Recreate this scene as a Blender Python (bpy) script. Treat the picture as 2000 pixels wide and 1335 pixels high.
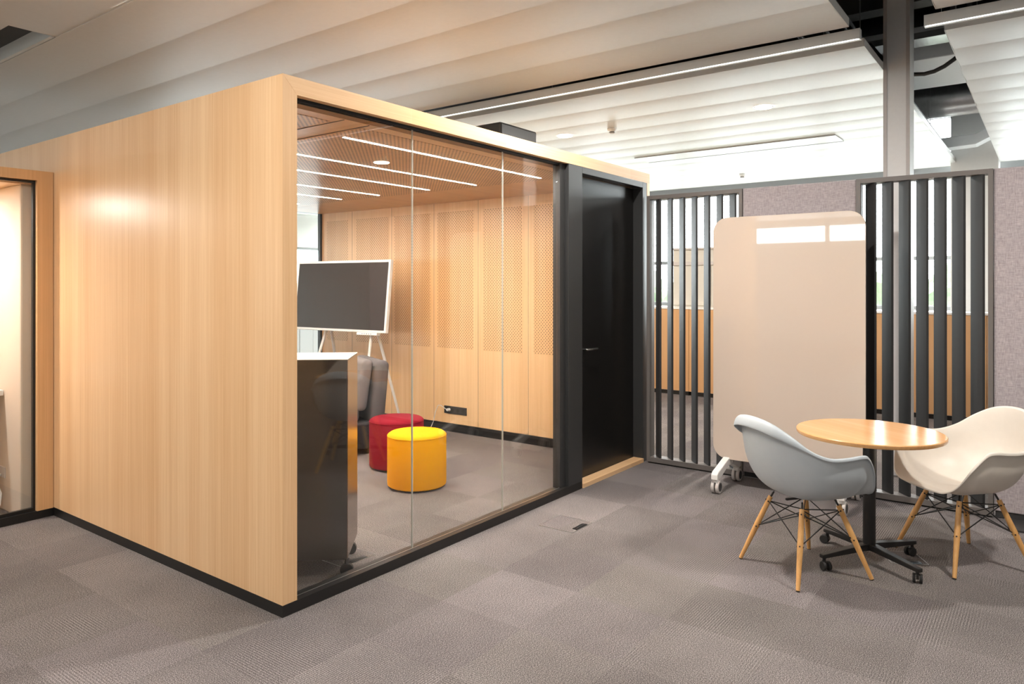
import bpy, bmesh, math, random
from mathutils import Vector, Matrix
random.seed(7)
S = bpy.context.scene
for o in list(bpy.data.objects): bpy.data.objects.remove(o)
PI = math.pi

# ------------------------------------------------------------------ camera
cam_d = bpy.data.cameras.new('camera'); cam = bpy.data.objects.new('camera', cam_d)
S.collection.objects.link(cam); S.camera = cam
cam.location = (0, 0, 1.6)
cam_d.sensor_width = 36.0; cam_d.lens = 1415/2000*36.0
cam_d.shift_y = -(667.5-556)/2000
cam_d.clip_start = 0.05; cam_d.clip_end = 200
cam.rotation_euler = (PI/2, 0, math.atan2(0.5977, 0.8018) - PI/2)

# ------------------------------------------------------------------ world, exposure
world = bpy.data.worlds.new('world'); S.world = world; world.use_nodes = True
bg = world.node_tree.nodes['Background']
bg.inputs[0].default_value = (0.93, 0.97, 1.0, 1); bg.inputs[1].default_value = 13.0
S.view_settings.view_transform = 'Standard'; S.view_settings.look = 'None'
S.view_settings.gamma = 1.0; S.view_settings.use_curve_mapping = False
S.view_settings.exposure = 0.36
WARM = (1.0, 0.955, 0.90); SOFT = (1.0, 0.98, 0.95)
P_DOWN = 60.0       # watts of a ceiling downlight
P_PEND = 2.6        # emission of the linear lights
P_POD = 165.0        # emission of the meeting pod's light strips

# daylight entering through the window openings (portals of the sky)
def portal(name, loc, rot, sx, sy):
    l = bpy.data.lights.new(name, 'AREA'); l.shape = 'RECTANGLE'; l.size = sx; l.size_y = sy
    l.cycles.is_portal = True
    o = bpy.data.objects.new(name, l); S.collection.objects.link(o); o.location = loc; o.rotation_euler = rot
portal('window_portal', (13.5, 7.05, 2.75), (0, PI/2, 0), 3.1, 17.9)
portal('window_portal', (3.8, 16.3, 1.72), (-PI/2, 0, 0), 18.4, 1.75)
portal('window_portal', (-10.3, 5.0, 3.02), (0, -PI/2, 0), .55, 5.3)

# ------------------------------------------------------------------ materials
def srgb(r, g, b):
    f = lambda c: (c/255/12.92) if c/255 <= 0.04045 else ((c/255+0.055)/1.055)**2.4
    return (f(r), f(g), f(b), 1)
class NT:
    def __init__(s, name):
        s.m = bpy.data.materials.new(name); s.m.use_nodes = True
        s.t = s.m.node_tree; s.b = s.t.nodes['Principled BSDF']; s.out = s.t.nodes['Material Output']
    def n(s, typ, **kw):
        nd = s.t.nodes.new(typ)
        for k, v in kw.items(): setattr(nd, k, v)
        return nd
    def l(s, a, b): s.t.links.new(a, b)
    def val(s, sock, v):
        if isinstance(v, bpy.types.NodeSocket): s.l(v, sock)
        else: sock.default_value = v
    def math(s, op, a, b=0.0, c=None):
        nd = s.n('ShaderNodeMath', operation=op); s.val(nd.inputs[0], a); s.val(nd.inputs[1], b)
        if c is not None: s.val(nd.inputs[2], c)
        return nd.outputs[0]
    def coord(s, kind='Object'):
        return s.n('ShaderNodeTexCoord').outputs[kind]
    def mapping(s, v, scale=(1,1,1), rot=(0,0,0), loc=(0,0,0)):
        m = s.n('ShaderNodeMapping'); s.l(v, m.inputs[0])
        m.inputs['Scale'].default_value = scale; m.inputs['Rotation'].default_value = rot; m.inputs['Location'].default_value = loc
        return m.outputs[0]
    def noise(s, v, scale=5, detail=2, rough=0.5):
        n = s.n('ShaderNodeTexNoise'); s.l(v, n.inputs['Vector'])
        n.inputs['Scale'].default_value = scale; n.inputs['Detail'].default_value = detail; n.inputs['Roughness'].default_value = rough
        return n.outputs[0]
    def ramp(s, f, stops):
        r = s.n('ShaderNodeValToRGB'); s.l(f, r.inputs[0]); e = r.color_ramp.elements
        while len(e) < len(stops): e.new(0.5)
        for i, (p, c) in enumerate(stops): e[i].position = p; e[i].color = c
        return r.outputs[0]
    def mix(s, f, a, b, mode='MIX'):
        m = s.n('ShaderNodeMix', data_type='RGBA', blend_type=mode)
        s.val(m.inputs[0], f); s.val(m.inputs[6], a); s.val(m.inputs[7], b)
        return m.outputs[2]
    def bump(s, h, strength=0.2, dist=0.002):
        b = s.n('ShaderNodeBump'); s.l(h, b.inputs['Height']); b.inputs['Strength'].default_value = strength
        b.inputs['Distance'].default_value = dist; s.l(b.outputs[0], s.b.inputs['Normal'])
def plain(name, col, rough=0.5, metal=0.0, spec=0.5, coat=0.0, var=0.03, nscale=30, bump=0.0):
    t = NT(name); b = t.b
    v = t.noise(t.coord(), nscale, 2)
    c = t.mix(v, tuple(x*(1-var) for x in col[:3])+(1,), tuple(min(1, x*(1+var)) for x in col[:3])+(1,))
    t.l(c, b.inputs['Base Color'])
    b.inputs['Roughness'].default_value = rough; b.inputs['Metallic'].default_value = metal
    b.inputs['Specular IOR Level'].default_value = spec; b.inputs['Coat Weight'].default_value = coat
    if bump: t.bump(v, bump, 0.001)
    return t.m
def emit(name, col, strength):
    t = NT(name); t.b.inputs['Base Color'].default_value = (.9,.9,.9,1)
    t.b.inputs['Emission Color'].default_value = col+(1,); t.b.inputs['Emission Strength'].default_value = strength
    return t.m
def wood(name, axis, light=srgb(244,207,162), dark=srgb(220,172,122), rough=0.33, panel=None, tint=0.5):
    t = NT(name); co = t.coord()
    sc = [75, 75, 75]; sc[axis] = 0.8
    sc2 = [7, 7, 7]; sc2[axis] = 0.12
    g = t.noise(t.mapping(co, tuple(sc)), 1.0, 6, 0.75)
    w = t.noise(t.mapping(co, tuple(sc2)), 1.0, 2, 0.5)
    f = t.math('ADD', t.math('MULTIPLY', g, 0.6), t.math('MULTIPLY', w, 0.4))
    if panel:                                    # veneer leaves of their own tone
        ax, width, off = panel
        sp = t.n('ShaderNodeSeparateXYZ'); t.l(co, sp.inputs[0])
        idx = t.math('FLOOR', t.math('DIVIDE', t.math('ADD', sp.outputs[ax], off), width))
        wn = t.n('ShaderNodeTexWhiteNoise', noise_dimensions='1D'); t.l(idx, wn.inputs['W'])
        f = t.math('ADD', f, t.math('MULTIPLY', t.math('SUBTRACT', wn.outputs[0], 0.5), 0.09))
    c = t.ramp(f, [(0.32, dark), (0.5, tuple((a+b)/2 for a, b in zip(light, dark))), (0.66, light)])
    t.l(c, t.b.inputs['Base Color']); t.b.inputs['Roughness'].default_value = rough
    t.b.inputs['Specular IOR Level'].default_value = 0.45
    t.bump(g, 0.05, 0.001)
    t.wood = f; t.col = c
    return t
def perforated(name, axis, u, v, pitch, rad, **kw):
    t = wood(name, axis, **kw)
    sp = t.n('ShaderNodeSeparateXYZ'); t.l(t.coord(), sp.inputs[0])
    U, V = sp.outputs[u], sp.outputs[v]; k = 1/math.sqrt(2)/pitch
    a = t.math('FRACT', t.math('MULTIPLY', t.math('ADD', U, V), k))
    b = t.math('FRACT', t.math('ADD', t.math('MULTIPLY', t.math('SUBTRACT', U, V), k), 100.0))
    a = t.math('SUBTRACT', a, 0.5); b = t.math('SUBTRACT', b, 0.5)
    d = t.math('SQRT', t.math('ADD', t.math('MULTIPLY', a, a), t.math('MULTIPLY', b, b)))
    hole = t.math('LESS_THAN', d, rad/pitch)
    t.l(t.mix(hole, t.col, srgb(84, 54, 33)), t.b.inputs['Base Color'])
    return t
def glass(name, tint=(0.93,0.95,0.94), ior=1.5):
    t = NT(name); t.t.nodes.remove(t.b)
    tr = t.n('ShaderNodeBsdfTransparent'); tr.inputs[0].default_value = tint+(1,)
    gl = t.n('ShaderNodeBsdfGlossy'); gl.inputs['Roughness'].default_value = 0.0; gl.inputs[0].default_value = (1,1,1,1)
    lw = t.n('ShaderNodeLayerWeight'); lw.inputs['Blend'].default_value = 0.5      # 'Facing' = 1 - |cos|
    f0 = ((ior-1)/(ior+1))**2
    fr = t.math('ADD', t.math('MULTIPLY', t.math('POWER', lw.outputs['Facing'], 5.0), 1-f0), f0)
    mx = t.n('ShaderNodeMixShader'); t.l(fr, mx.inputs[0]); t.l(tr.outputs[0], mx.inputs[1]); t.l(gl.outputs[0], mx.inputs[2])
    t.l(mx.outputs[0], t.out.inputs[0])
    return t.m

M = {}
M['wood_z'] = wood('oak_veneer_upright', 2, panel=(1, 0.315, 0.04)).m
M['wood_x'] = wood('oak_veneer_lengthwise', 0, panel=(0, 0.9, 0.02)).m
M['wood_y'] = wood('oak_veneer_crosswise', 1).m
M['wood_in'] = wood('oak_veneer_inside', 2, light=srgb(244,206,158), dark=srgb(224,178,126), panel=(1, 0.63, 0.2)).m
M['wood_perf'] = perforated('oak_perforated_wall', 2, 1, 2, 0.0245, 0.0050, light=srgb(240,200,150), dark=srgb(218,170,118), panel=(1, 0.63, 0.2)).m
M['wood_ceil'] = wood('oak_ceiling', 0, light=srgb(232,192,150), dark=srgb(206,160,118)).m
M['wood_ceilp'] = perforated('oak_perforated_ceiling', 0, 0, 1, 0.024, 0.0066, light=srgb(232,192,150), dark=srgb(206,160,118)).m
M['wood_leg'] = wood('beech_leg', 2, light=srgb(226,176,112), dark=srgb(202,146,84), rough=0.4).m
M['wood_top'] = wood('beech_table_top', 0, light=srgb(228,176,118), dark=srgb(208,150,92), rough=0.24).m
M['wood_cab'] = wood('oak_cabinet', 2, light=srgb(212,168,122), dark=srgb(192,147,102), panel=(1, 0.45, 0.0)).m
M['black'] = plain('black_metal', srgb(30,28,27), 0.4)
M['blackdoor'] = plain('black_door_laminate', srgb(22,20,19), 0.3)
M['blackframe'] = plain('charcoal_frame', srgb(52,52,52), 0.35)
M['seal'] = plain('black_seal', srgb(14,13,12), 0.7)
M['alu'] = plain('brushed_aluminium', srgb(190,188,184), 0.3, 0.9)
M['screen'] = plain('slat_lacquer', srgb(56,55,55), 0.45, 0.0, 0.4)
M['handle'] = plain('dark_chrome', srgb(120,118,116), 0.25, 0.9)
M['divider'] = plain('warm_grey_frame_lacquer', srgb(112,106,102), 0.42, 0.0, 0.5)
M['white'] = plain('white_lacquer', srgb(236,234,230), 0.35)
M['whitem'] = plain('white_metal_panel', srgb(226,224,220), 0.42, 0, 0.35)
M['greyw'] = plain('pale_grey_paint', srgb(205,202,198), 0.5)
M['wallw'] = plain('wall_paint', srgb(214,210,204), 0.8)
M['greypl'] = plain('pale_grey_plastic', srgb(196,190,186), 0.45)
M['darkrub'] = plain('dark_rubber', srgb(34,32,31), 0.6)
M['board'] = plain('beige_enamel_glass', srgb(206,190,175), 0.02, 0, 0.8, 0.3, 0.01)
M['blueshell'] = plain('grey_blue_shell', srgb(186,193,197), 0.42, 0, 0.45)
M['creamshell'] = plain('cream_shell', srgb(218,209,197), 0.42, 0, 0.45)
M['yellow'] = plain('yellow_felt', srgb(247,172,18), 0.95, 0, 0.15, 0, 0.08, 220, 0.3)
M['red'] = plain('wine_red_felt', srgb(136,26,42), 0.95, 0, 0.15, 0, 0.1, 220, 0.3)
M['greyfab'] = plain('grey_upholstery', srgb(118,112,112), 0.95, 0, 0.2, 0, 0.1, 300, 0.3)
M['darkfab'] = plain('charcoal_upholstery', srgb(58,57,60), 0.9, 0, 0.2, 0, 0.08, 300, 0.3)
M['midfab'] = plain('mid_grey_upholstery', srgb(92,88,90), 0.9, 0, 0.2, 0, 0.08, 300, 0.3)
M['boothfab'] = plain('beige_acoustic_felt', srgb(206,192,176), 0.95, 0, 0.15, 0, 0.05, 200, 0.2)
M['tv'] = plain('display_glass', srgb(50,41,36), 0.42, 0, 0.25, 0, 0.0)
M['cab'] = plain('anthracite_laminate', srgb(64,58,54), 0.16, 0, 0.5)
M['cabside'] = plain('bronze_gloss_side', srgb(112,88,74), 0.22, 0.35, 0.5)
M['void'] = plain('black_ceiling_void', srgb(24,23,24), 0.8)
M['beam'] = plain('dark_steel', srgb(62,61,62), 0.6)
M['galv'] = plain('galvanised_duct', srgb(168,168,168), 0.28, 0.85, 0.5, 0, 0.2, 14)
M['duct'] = plain('white_duct_wrap', srgb(238,240,240), 0.5)
M['foliage'] = plain('hedge_leaves', srgb(108,122,98), 0.9, 0, 0.2, 0, 0.4, 9)
M['ground'] = plain('outside_paving', srgb(186,186,186), 0.9)
M['dark_ground'] = plain('outside_dark_ground', srgb(96,98,84), 0.9)
M['socket'] = plain('black_socket_plastic', srgb(26,24,24), 0.35)
M['cable'] = plain('white_cable', srgb(232,230,226), 0.5)
M['winframe'] = plain('window_frame_grey', srgb(146,148,149), 0.45)
M['paperwhite'] = plain('off_white_panel', srgb(206,202,192), 0.6)
M['tag'] = plain('blue_grey_lid', srgb(110,124,134), 0.3)
M['glass'] = glass('clear_glass', (0.965,0.975,0.97))
M['glasswin'] = glass('window_glass', (0.96,0.98,0.97), 1.35)
M['glassedge'] = plain('polished_glass_edge', srgb(206,206,196), 0.15, 0.0, 0.8)
M['lamp'] = emit('downlight_diffuser', WARM, 9.0)
M['pend'] = emit('linear_light_diffuser', SOFT, P_PEND)
M['pod'] = emit('light_strip_diffuser', (1.0, 0.90, 0.80), P_POD)

def fabric_panel():
    t = NT('mauve_grey_weave'); co = t.coord()
    a = t.noise(t.mapping(co, (160, 160, 22)), 1, 3, 0.7); b = t.noise(t.mapping(co, (20, 20, 160)), 1, 3, 0.7)
    f = t.math('ADD', t.math('MULTIPLY', a, 0.5), t.math('MULTIPLY', b, 0.5))
    t.l(t.ramp(f, [(0.34, srgb(146,136,138)), (0.66, srgb(196,187,188))]), t.b.inputs['Base Color'])
    t.b.inputs['Roughness'].default_value = 0.95; t.b.inputs['Specular IOR Level'].default_value = 0.15
    t.bump(f, 0.3, 0.002); return t.m
M['fabric'] = fabric_panel()

def carpet():
    t = NT('heathered_carpet_tiles'); co = t.coord()
    sp = t.n('ShaderNodeSeparateXYZ'); t.l(co, sp.inputs[0])
    ix = t.math('FLOOR', t.math('DIVIDE', t.math('ADD', sp.outputs[0], 0.27), 0.5))
    iy = t.math('FLOOR', t.math('DIVIDE', t.math('ADD', sp.outputs[1], 0.02), 0.5))
    cv = t.n('ShaderNodeCombineXYZ'); t.l(ix, cv.inputs[0]); t.l(iy, cv.inputs[1])
    wn = t.n('ShaderNodeTexWhiteNoise', noise_dimensions='2D'); t.l(cv.outputs[0], wn.inputs[0])
    s2 = t.n('ShaderNodeSeparateColor'); t.l(wn.outputs['Color'], s2.inputs[0])
    # yarn: tufts run along one or the other side of each tile
    along_x = t.noise(t.mapping(co, (170, 250, 1)), 1, 3, 0.8)
    along_y = t.noise(t.mapping(co, (250, 170, 1)), 1, 3, 0.8)
    pick = t.math('GREATER_THAN', s2.outputs[0], 0.5)
    yarn = t.n('ShaderNodeMix', data_type='FLOAT'); t.l(pick, yarn.inputs[0]); t.l(along_x, yarn.inputs[2]); t.l(along_y, yarn.inputs[3])
    speck = t.noise(co, 420, 2, 0.8)
    ribx = t.math('SINE', t.math('MULTIPLY', sp.outputs[0], 2*PI/0.0125)); riby = t.math('SINE', t.math('MULTIPLY', sp.outputs[1], 2*PI/0.0125))
    rib = t.n('ShaderNodeMix', data_type='FLOAT'); t.l(pick, rib.inputs[0]); t.l(riby, rib.inputs[2]); t.l(ribx, rib.inputs[3])
    ribm = t.math('MULTIPLY', t.math('SMOOTH_MIN', t.math('MAXIMUM', t.math('SUBTRACT', t.noise(co, 1.7, 2), 0.5), 0), 0.2, 0.05), 0.20)
    patch = t.noise(co, 1.1, 3, 0.6)
    f = t.math('ADD', t.math('MULTIPLY', yarn.outputs[0], 0.55), t.math('MULTIPLY', speck, 0.45))
    f = t.math('ADD', f, t.math('MULTIPLY', rib.outputs[0], ribm))
    f = t.math('ADD', f, t.math('MULTIPLY', t.math('SUBTRACT', s2.outputs[1], 0.5), 0.022))
    f = t.math('ADD', f, t.math('MULTIPLY', t.math('SUBTRACT', patch, 0.5), 0.08))
    c = t.ramp(f, [(0.385, srgb(46,44,44)), (0.5, srgb(102,97,95)), (0.615, srgb(190,183,179))])
    hue = t.mix(s2.outputs[2], (1.0, 0.985, 0.96, 1), (1.0, 0.97, 1.0, 1))
    c = t.mix(1.0, c, hue, 'MULTIPLY')
    t.l(c, t.b.inputs['Base Color']); t.b.inputs['Roughness'].default_value = 0.98; t.b.inputs['Specular IOR Level'].default_value = 0.1
    t.bump(f, 0.5, 0.003); return t.m
M['carpet'] = carpet()

# ------------------------------------------------------------------ geometry helpers
def box(bm, x0, x1, y0, y1, z0, z1, mi=0, rot=None):
    vs = [bm.verts.new(p) for p in [(x0,y0,z0),(x1,y0,z0),(x1,y1,z0),(x0,y1,z0),(x0,y0,z1),(x1,y0,z1),(x1,y1,z1),(x0,y1,z1)]]
    for f in [(3,2,1,0),(4,5,6,7),(0,1,5,4),(1,2,6,5),(2,3,7,6),(3,0,4,7)]:
        bm.faces.new([vs[i] for i in f]).material_index = mi
    return vs
def frame_of(d):
    d = Vector(d).normalized(); a = Vector((0,0,1)) if abs(d.z) < 0.95 else Vector((1,0,0))
    u = d.cross(a).normalized(); return u, d.cross(u).normalized()
def cyl(bm, p0, p1, r0, r1=None, seg=20, mi=0):
    r1 = r0 if r1 is None else r1; p0, p1 = Vector(p0), Vector(p1); u, v = frame_of(p1-p0)
    rings = []
    for p, r in ((p0, r0), (p1, r1)):
        rings.append([bm.verts.new(p + (u*math.cos(a)+v*math.sin(a))*r) for a in [2*PI*i/seg for i in range(seg)]])
    for i in range(seg):
        bm.faces.new([rings[0][i], rings[0][(i+1)%seg], rings[1][(i+1)%seg], rings[1][i]]).material_index = mi
    bm.faces.new(rings[0][::-1]).material_index = mi; bm.faces.new(rings[1]).material_index = mi
def tube(bm, pts, r, seg=10):
    pts = [Vector(p) for p in pts]; rings = []
    u = None
    for i, p in enumerate(pts):
        d = (pts[min(i+1, len(pts)-1)] - pts[max(i-1, 0)]).normalized()
        if u is None: u, v = frame_of(d)
        else:
            u = (u - d*u.dot(d)).normalized(); v = d.cross(u)
        rings.append([bm.verts.new(p + (u*math.cos(2*PI*k/seg)+v*math.sin(2*PI*k/seg))*r) for k in range(seg)])
    for a, b in zip(rings, rings[1:]):
        for k in range(seg): bm.faces.new([a[k], a[(k+1)%seg], b[(k+1)%seg], b[k]])
    bm.faces.new(rings[0][::-1]); bm.faces.new(rings[-1])
def lathe(bm, prof, c=(0,0,0), seg=48):
    c = Vector(c); rings = []
    for r, z in prof:
        if r < 1e-6: rings.append([bm.verts.new(c+Vector((0,0,z)))])
        else: rings.append([bm.verts.new(c+Vector((r*math.cos(2*PI*k/seg), r*math.sin(2*PI*k/seg), z))) for k in range(seg)])
    for a, b in zip(rings, rings[1:]):
        for k in range(seg):
            k2 = (k+1) % seg
            if len(a) == 1: bm.faces.new([a[0], b[k2], b[k]]) if len(b) > 1 else None
            elif len(b) == 1: bm.faces.new([a[k], a[k2], b[0]])
            else: bm.faces.new([a[k], a[k2], b[k2], b[k]])
def prism(bm, poly, axis, a0, a1, mi=0):
    """poly in the two other axes (cyclic order), extruded along axis"""
    def P(u, v, w):
        return {0: (w, u, v), 1: (u, w, v), 2: (u, v, w)}[axis]
    A = [bm.verts.new(P(u, v, a0)) for u, v in poly]; B = [bm.verts.new(P(u, v, a1)) for u, v in poly]
    n = len(poly)
    for i in range(n): bm.faces.new([A[i], A[(i+1)%n], B[(i+1)%n], B[i]]).material_index = mi
    bm.faces.new(A[::-1]).material_index = mi; bm.faces.new(B).material_index = mi
def rrect(x0, x1, y0, y1, r, n=8):
    out = []
    for cx, cy, a0 in ((x1-r, y1-r, 0), (x0+r, y1-r, PI/2), (x0+r, y0+r, PI), (x1-r, y0+r, 1.5*PI)):
        for k in range(n+1):
            a = a0 + PI/2*k/n; out.append((cx+r*math.cos(a), cy+r*math.sin(a)))
    return out
def B(): return bmesh.new()
def obj(name, bm, mats, parent=None, bevel=0, smooth=False, seg=2, world=False, label=None):
    if world and parent:
        bmesh.ops.translate(bm, verts=bm.verts, vec=-Vector(parent.location))
    bmesh.ops.recalc_face_normals(bm, faces=bm.faces)
    me = bpy.data.meshes.new(name); bm.to_mesh(me); bm.free()
    o = bpy.data.objects.new(name, me); S.collection.objects.link(o)
    for m in (mats if isinstance(mats, (list, tuple)) else [mats]): me.materials.append(m)
    if parent: o.parent = parent
    if smooth:
        for p in me.polygons: p.use_smooth = True
        me.set_sharp_from_angle(angle=math.radians(40))
    if bevel:
        m = o.modifiers.new('bevel', 'BEVEL'); m.width = bevel; m.segments = seg; m.limit_method = 'ANGLE'; m.angle_limit = math.radians(35)
        m.harden_normals = False
    if label: o['label'] = label
    return o
def thing(name, label, cat, loc=(0,0,0), rz=0.0, group=None):
    o = bpy.data.objects.new(name, None); S.collection.objects.link(o)
    o.location = loc; o.rotation_euler = (0, 0, rz); o.empty_display_size = 0.1
    o['label'] = label; o['category'] = cat
    if group: o['group'] = group
    return o
def tag(o, label, cat, group=None):
    o['label'] = label; o['category'] = cat
    if group: o['group'] = group
    return o
def struct(name, bm, mat, parent=None, **kw):
    o = obj(name, bm, mat, parent, **kw)
    if not parent: o['kind'] = 'structure'
    return o
def dup(root, loc, rz=None, label=None):
    r = root.copy(); S.collection.objects.link(r); r.location = loc
    if rz is not None: r.rotation_euler = (0, 0, rz)
    if label: r['label'] = label
    for ch in list(root.children):
        c = ch.copy(); S.collection.objects.link(c); c.parent = r
        for g in list(ch.children):
            d = g.copy(); S.collection.objects.link(d); d.parent = c
    return r
def lamp_at(name, loc, power, size, parent=None, color=WARM, spread=PI, rot=(0,0,0), sy=None):
    l = bpy.data.lights.new(name, 'AREA'); l.energy = power; l.color = color[:3]; l.spread = spread
    l.shape = 'DISK' if sy is None else 'RECTANGLE'; l.size = size
    if sy: l.size_y = sy
    o = bpy.data.objects.new(name, l); S.collection.objects.link(o); o.location = loc; o.rotation_euler = rot
    if parent: o.parent = parent
    return o

# ------------------------------------------------------------------ room shell
ZC = 3.42        # underside of the ceiling rafts
XW, XE, YS, YN, ZS = -10.0, 13.2, -7.0, 16.0, 4.5
bm = B(); box(bm, XW-.3, XE+.3, YS-.3, YN+.3, -0.1, 0.0); struct('floor', bm, M['carpet'])
bm = B(); box(bm, XW-.3, XE+.3, YS-.3, YN+.3, ZS, ZS+.2); struct('ceiling', bm, M['void'])
bm = B(); box(bm, XE, XE+.25, YS, YN, 0, 1.2); box(bm, XE, XE+.25, YS, YN, 4.3, ZS); box(bm, XE, XE+.25, YS, YS+2*(YN-YS)/9, 1.2, 4.3); struct('wall_east', bm, M['wallw'])
bm = B(); box(bm, XW-.25, XW, YS, YN, 0, 2.75); box(bm, XW-.25, XW, YS, YN, 3.3, ZS); box(bm, XW-.25, XW, YS, 2.35, 2.75, 3.3); box(bm, XW-.25, XW, 7.65, YN, 2.75, 3.3); struct('wall_west', bm, M['wallw'])
bm = B(); box(bm, XW, XE, YN, YN+.25, 0, 0.85); box(bm, XW, -5.4, YN, YN+.25, 0.85, 3.2); box(bm, 1.5, 8.4, YN, YN+.25, 0.85, 3.2); box(bm, XW, XE, YN, YN+.25, 2.6, ZS); struct('wall_north', bm, M['wallw'])
bm = B(); box(bm, XW, XE, YS-.25, YS, 0, ZS); struct('wall_south', bm, M['wallw'])
wn = 0
def window(ax, plane, c0, c1, z0, z1, transom=None):
    """frame and pane filling a wall opening; ax 0: lies in a plane of constant x"""
    global wn; wn += 1
    bm = B(); t = .06; P0, P1 = plane, plane+.09
    def bb(m, a0, a1, zz0, zz1, p0=P0, p1=P1):
        if ax == 0: box(m, p0, p1, a0, a1, zz0, zz1)
        else: box(m, a0, a1, p0, p1, zz0, zz1)
    bb(bm, c0, c0+t, z0, z1); bb(bm, c1-t, c1, z0, z1); bb(bm, c0+t, c1-t, z0, z0+t); bb(bm, c0+t, c1-t, z1-t, z1)
    for tz in (transom or ()): bb(bm, c0+t, c1-t, tz-.03, tz+(.27 if tz > 3 else .03))
    f = struct('window_%d' % wn, bm, M['winframe'])
    bm = B(); bb(bm, c0+t, c1-t, z0+t, z1-t, P0+.04, P0+.05)
    obj('pane', bm, M['glasswin'], f)
for i in range(2, 9):
    y = YS + i*(YN-YS)/9; window(0, XE+.08, y, y+(YN-YS)/9, 1.2, 4.3, (2.03, 3.30))
for i in range(2):
    y = 2.35+2.65*i; window(0, XW-.17, y, y+2.65, 2.75, 3.3)
for i in (0, 1, 2, 6, 7):
    x = -5.4 + i*2.3 if i < 6 else 8.4 + (i-6)*2.4; window(1, YN+.08, x, x+2.3, 0.85, 2.6)
# outside
bm = B(); box(bm, XE+.5, XE+22, -20, 40, -.6, -.5); struct('ground_outside', bm, M['ground'])
bm = B(); box(bm, -14, XE+.4, YN+.5, YN+22, -.6, -.5); struct('ground_outside', bm, M['dark_ground'])  # unseen ground added dark, so less daylight bounces onto the ceiling
for i in range(9):
    bm = B(); bmesh.ops.create_icosphere(bm, subdivisions=4, radius=1)
    rnd = random.Random(i)
    for v in bm.verts:
        k = 1 + .10*math.sin(v.co.x*9+i)*math.sin(v.co.y*8+1.3*i) + .05*rnd.uniform(-1, 1)
        v.co = Vector((v.co.x*.85*k, v.co.y*.80*k, v.co.z*1.25*k))
    o = obj('garden_shrub', bm, M['foliage'], smooth=False)
    o.location = (XE+4.2+rnd.uniform(-.3,.3), -.5+i*1.9, .75+rnd.uniform(-.2,.2))
    tag(o, 'rounded green shrub outside beyond the far window sill', 'shrub', 'shrubs outside the far windows')

# ------------------------------------------------------------------ ceiling rafts (convex metal panels)
def raft(label, cells, th=.058, pitch=.54):
    """cells: (x_start, number of panels, y list of seams)"""
    bm = B(); N = 10
    for x0, n, ys in cells:
        for i in range(n):
            a = x0+i*pitch
            for y0, y1 in zip(ys, ys[1:]):
                g = .0018
                prev = None
                for k in range(N+1):
                    t = k/N; x = a + .0008 + (pitch-.0016)*t; z = ZC - .0045*4*t*(1-t)*(0.6+0.8*(1-t))
                    cur = (bm.verts.new((x, y0+g, z)), bm.verts.new((x, y1-g, z)))
                    if prev: bm.faces.new([prev[0], cur[0], cur[1], prev[1]])
                    prev = cur
        y0, y1 = ys[0], ys[-1]; x1 = x0+n*pitch
        box(bm, x0, x1, y0, y1, ZC+.004, ZC+th)
        box(bm, x0-.004, x0, y0, y1, ZC-.003, ZC+th); box(bm, x1, x1+.004, y0, y1, ZC-.003, ZC+th)
        box(bm, x0, x1, y0-.004, y0, ZC-.003, ZC+th); box(bm, x0, x1, y1, y1+.004, ZC-.003, ZC+th)
    o = obj('ceiling_raft', bm, M['whitem'])
    return tag(o, label, 'ceiling panel')
seam = [1.15, 3.575, 6.0, 8.43, 10.86, 13.3, 15.7]
raft('white ribbed ceiling raft hanging over the glass front of the wood pod', [
    (5.51-6*.54, 6, seam), (5.51-13*.54, 7, [1.15, 3.575, 5.86]), (5.51-13*.54, 5, [8.43, 10.86, 13.3, 15.7]),
    (5.51-8*.54, 2, [8.43, 10.86, 13.3, 15.7]), (5.51-13*.54, 5, [5.87, 8.42])])
raft('white ribbed ceiling raft running to the far windows behind the pod', [(6.03, 13, seam)], pitch=.5285)
raft('white ribbed ceiling raft at the upper right, on the window side of the linear light', [(6.0, 13, [-6.6, -4.2, -1.8, .614])], pitch=.53)
raft('white ceiling raft in the upper right corner, on the camera side of the linear light', [(5.50-13*.54, 13, [-6.6, -4.2, -1.8, .614])])
raft('ceiling raft behind the camera, beyond the second row of linear lights', [(-9.65, 14, seam)])

def linear_light(x, y0, y1, label):
    t = thing('linear_ceiling_light', label, 'ceiling light', (x, (y0+y1)/2, ZC-.06))
    bm = B(); box(bm, -.030, .030, y0-(y0+y1)/2, y1-(y0+y1)/2, .000, .075); obj('housing', bm, M['alu' if 0 else 'whitem'], t, bevel=.002)
    bm = B(); box(bm, -.029, -.008, y0-(y0+y1)/2+.01, y1-(y0+y1)/2-.01, -.0015, -.0002); obj('diffuser', bm, M['pend'], t)
    for k in range(int((y1-y0)//2.4)+1):
        y = min(y0+.25+2.4*k, y1-.1) - (y0+y1)/2
        bm = B(); cyl(bm, (0, y, .075), (0, y, ZS-ZC+.06), .0016, seg=6); obj('suspension_wire', bm, M['alu'], t)
    return t
linear_light(5.66, 1.10, 15.4, 'long thin linear light in the gap between the two big ceiling rafts')
linear_light(5.66, -6.5, .70, 'linear light at the top right corner, between the right-hand ceiling rafts')
linear_light(-1.80, 1.10, 15.4, 'linear light behind the camera over the open floor')
linear_light(-1.80, -6.5, .70, 'linear light behind the camera on the right')
# recessed slot in the near raft (upper left)
t = thing('ceiling_recess', 'dark recessed ceiling slot with a slim light profile, upper left', 'ceiling recess', (1.73, 7.14, ZC))
bm = B(); box(bm, -.54, .52, -1.26, 1.26, .10, .12); obj('back_plate', bm, M['beam'], t)
bm = B(); box(bm, .50, .527, -1.26, 1.26, -.004, .10); obj('trim', bm, M['whitem'], t)
bm = B(); box(bm, .16, .30, -1.2, 1.26, .06, .10); obj('light_profile', bm, M['whitem'], t)
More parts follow.
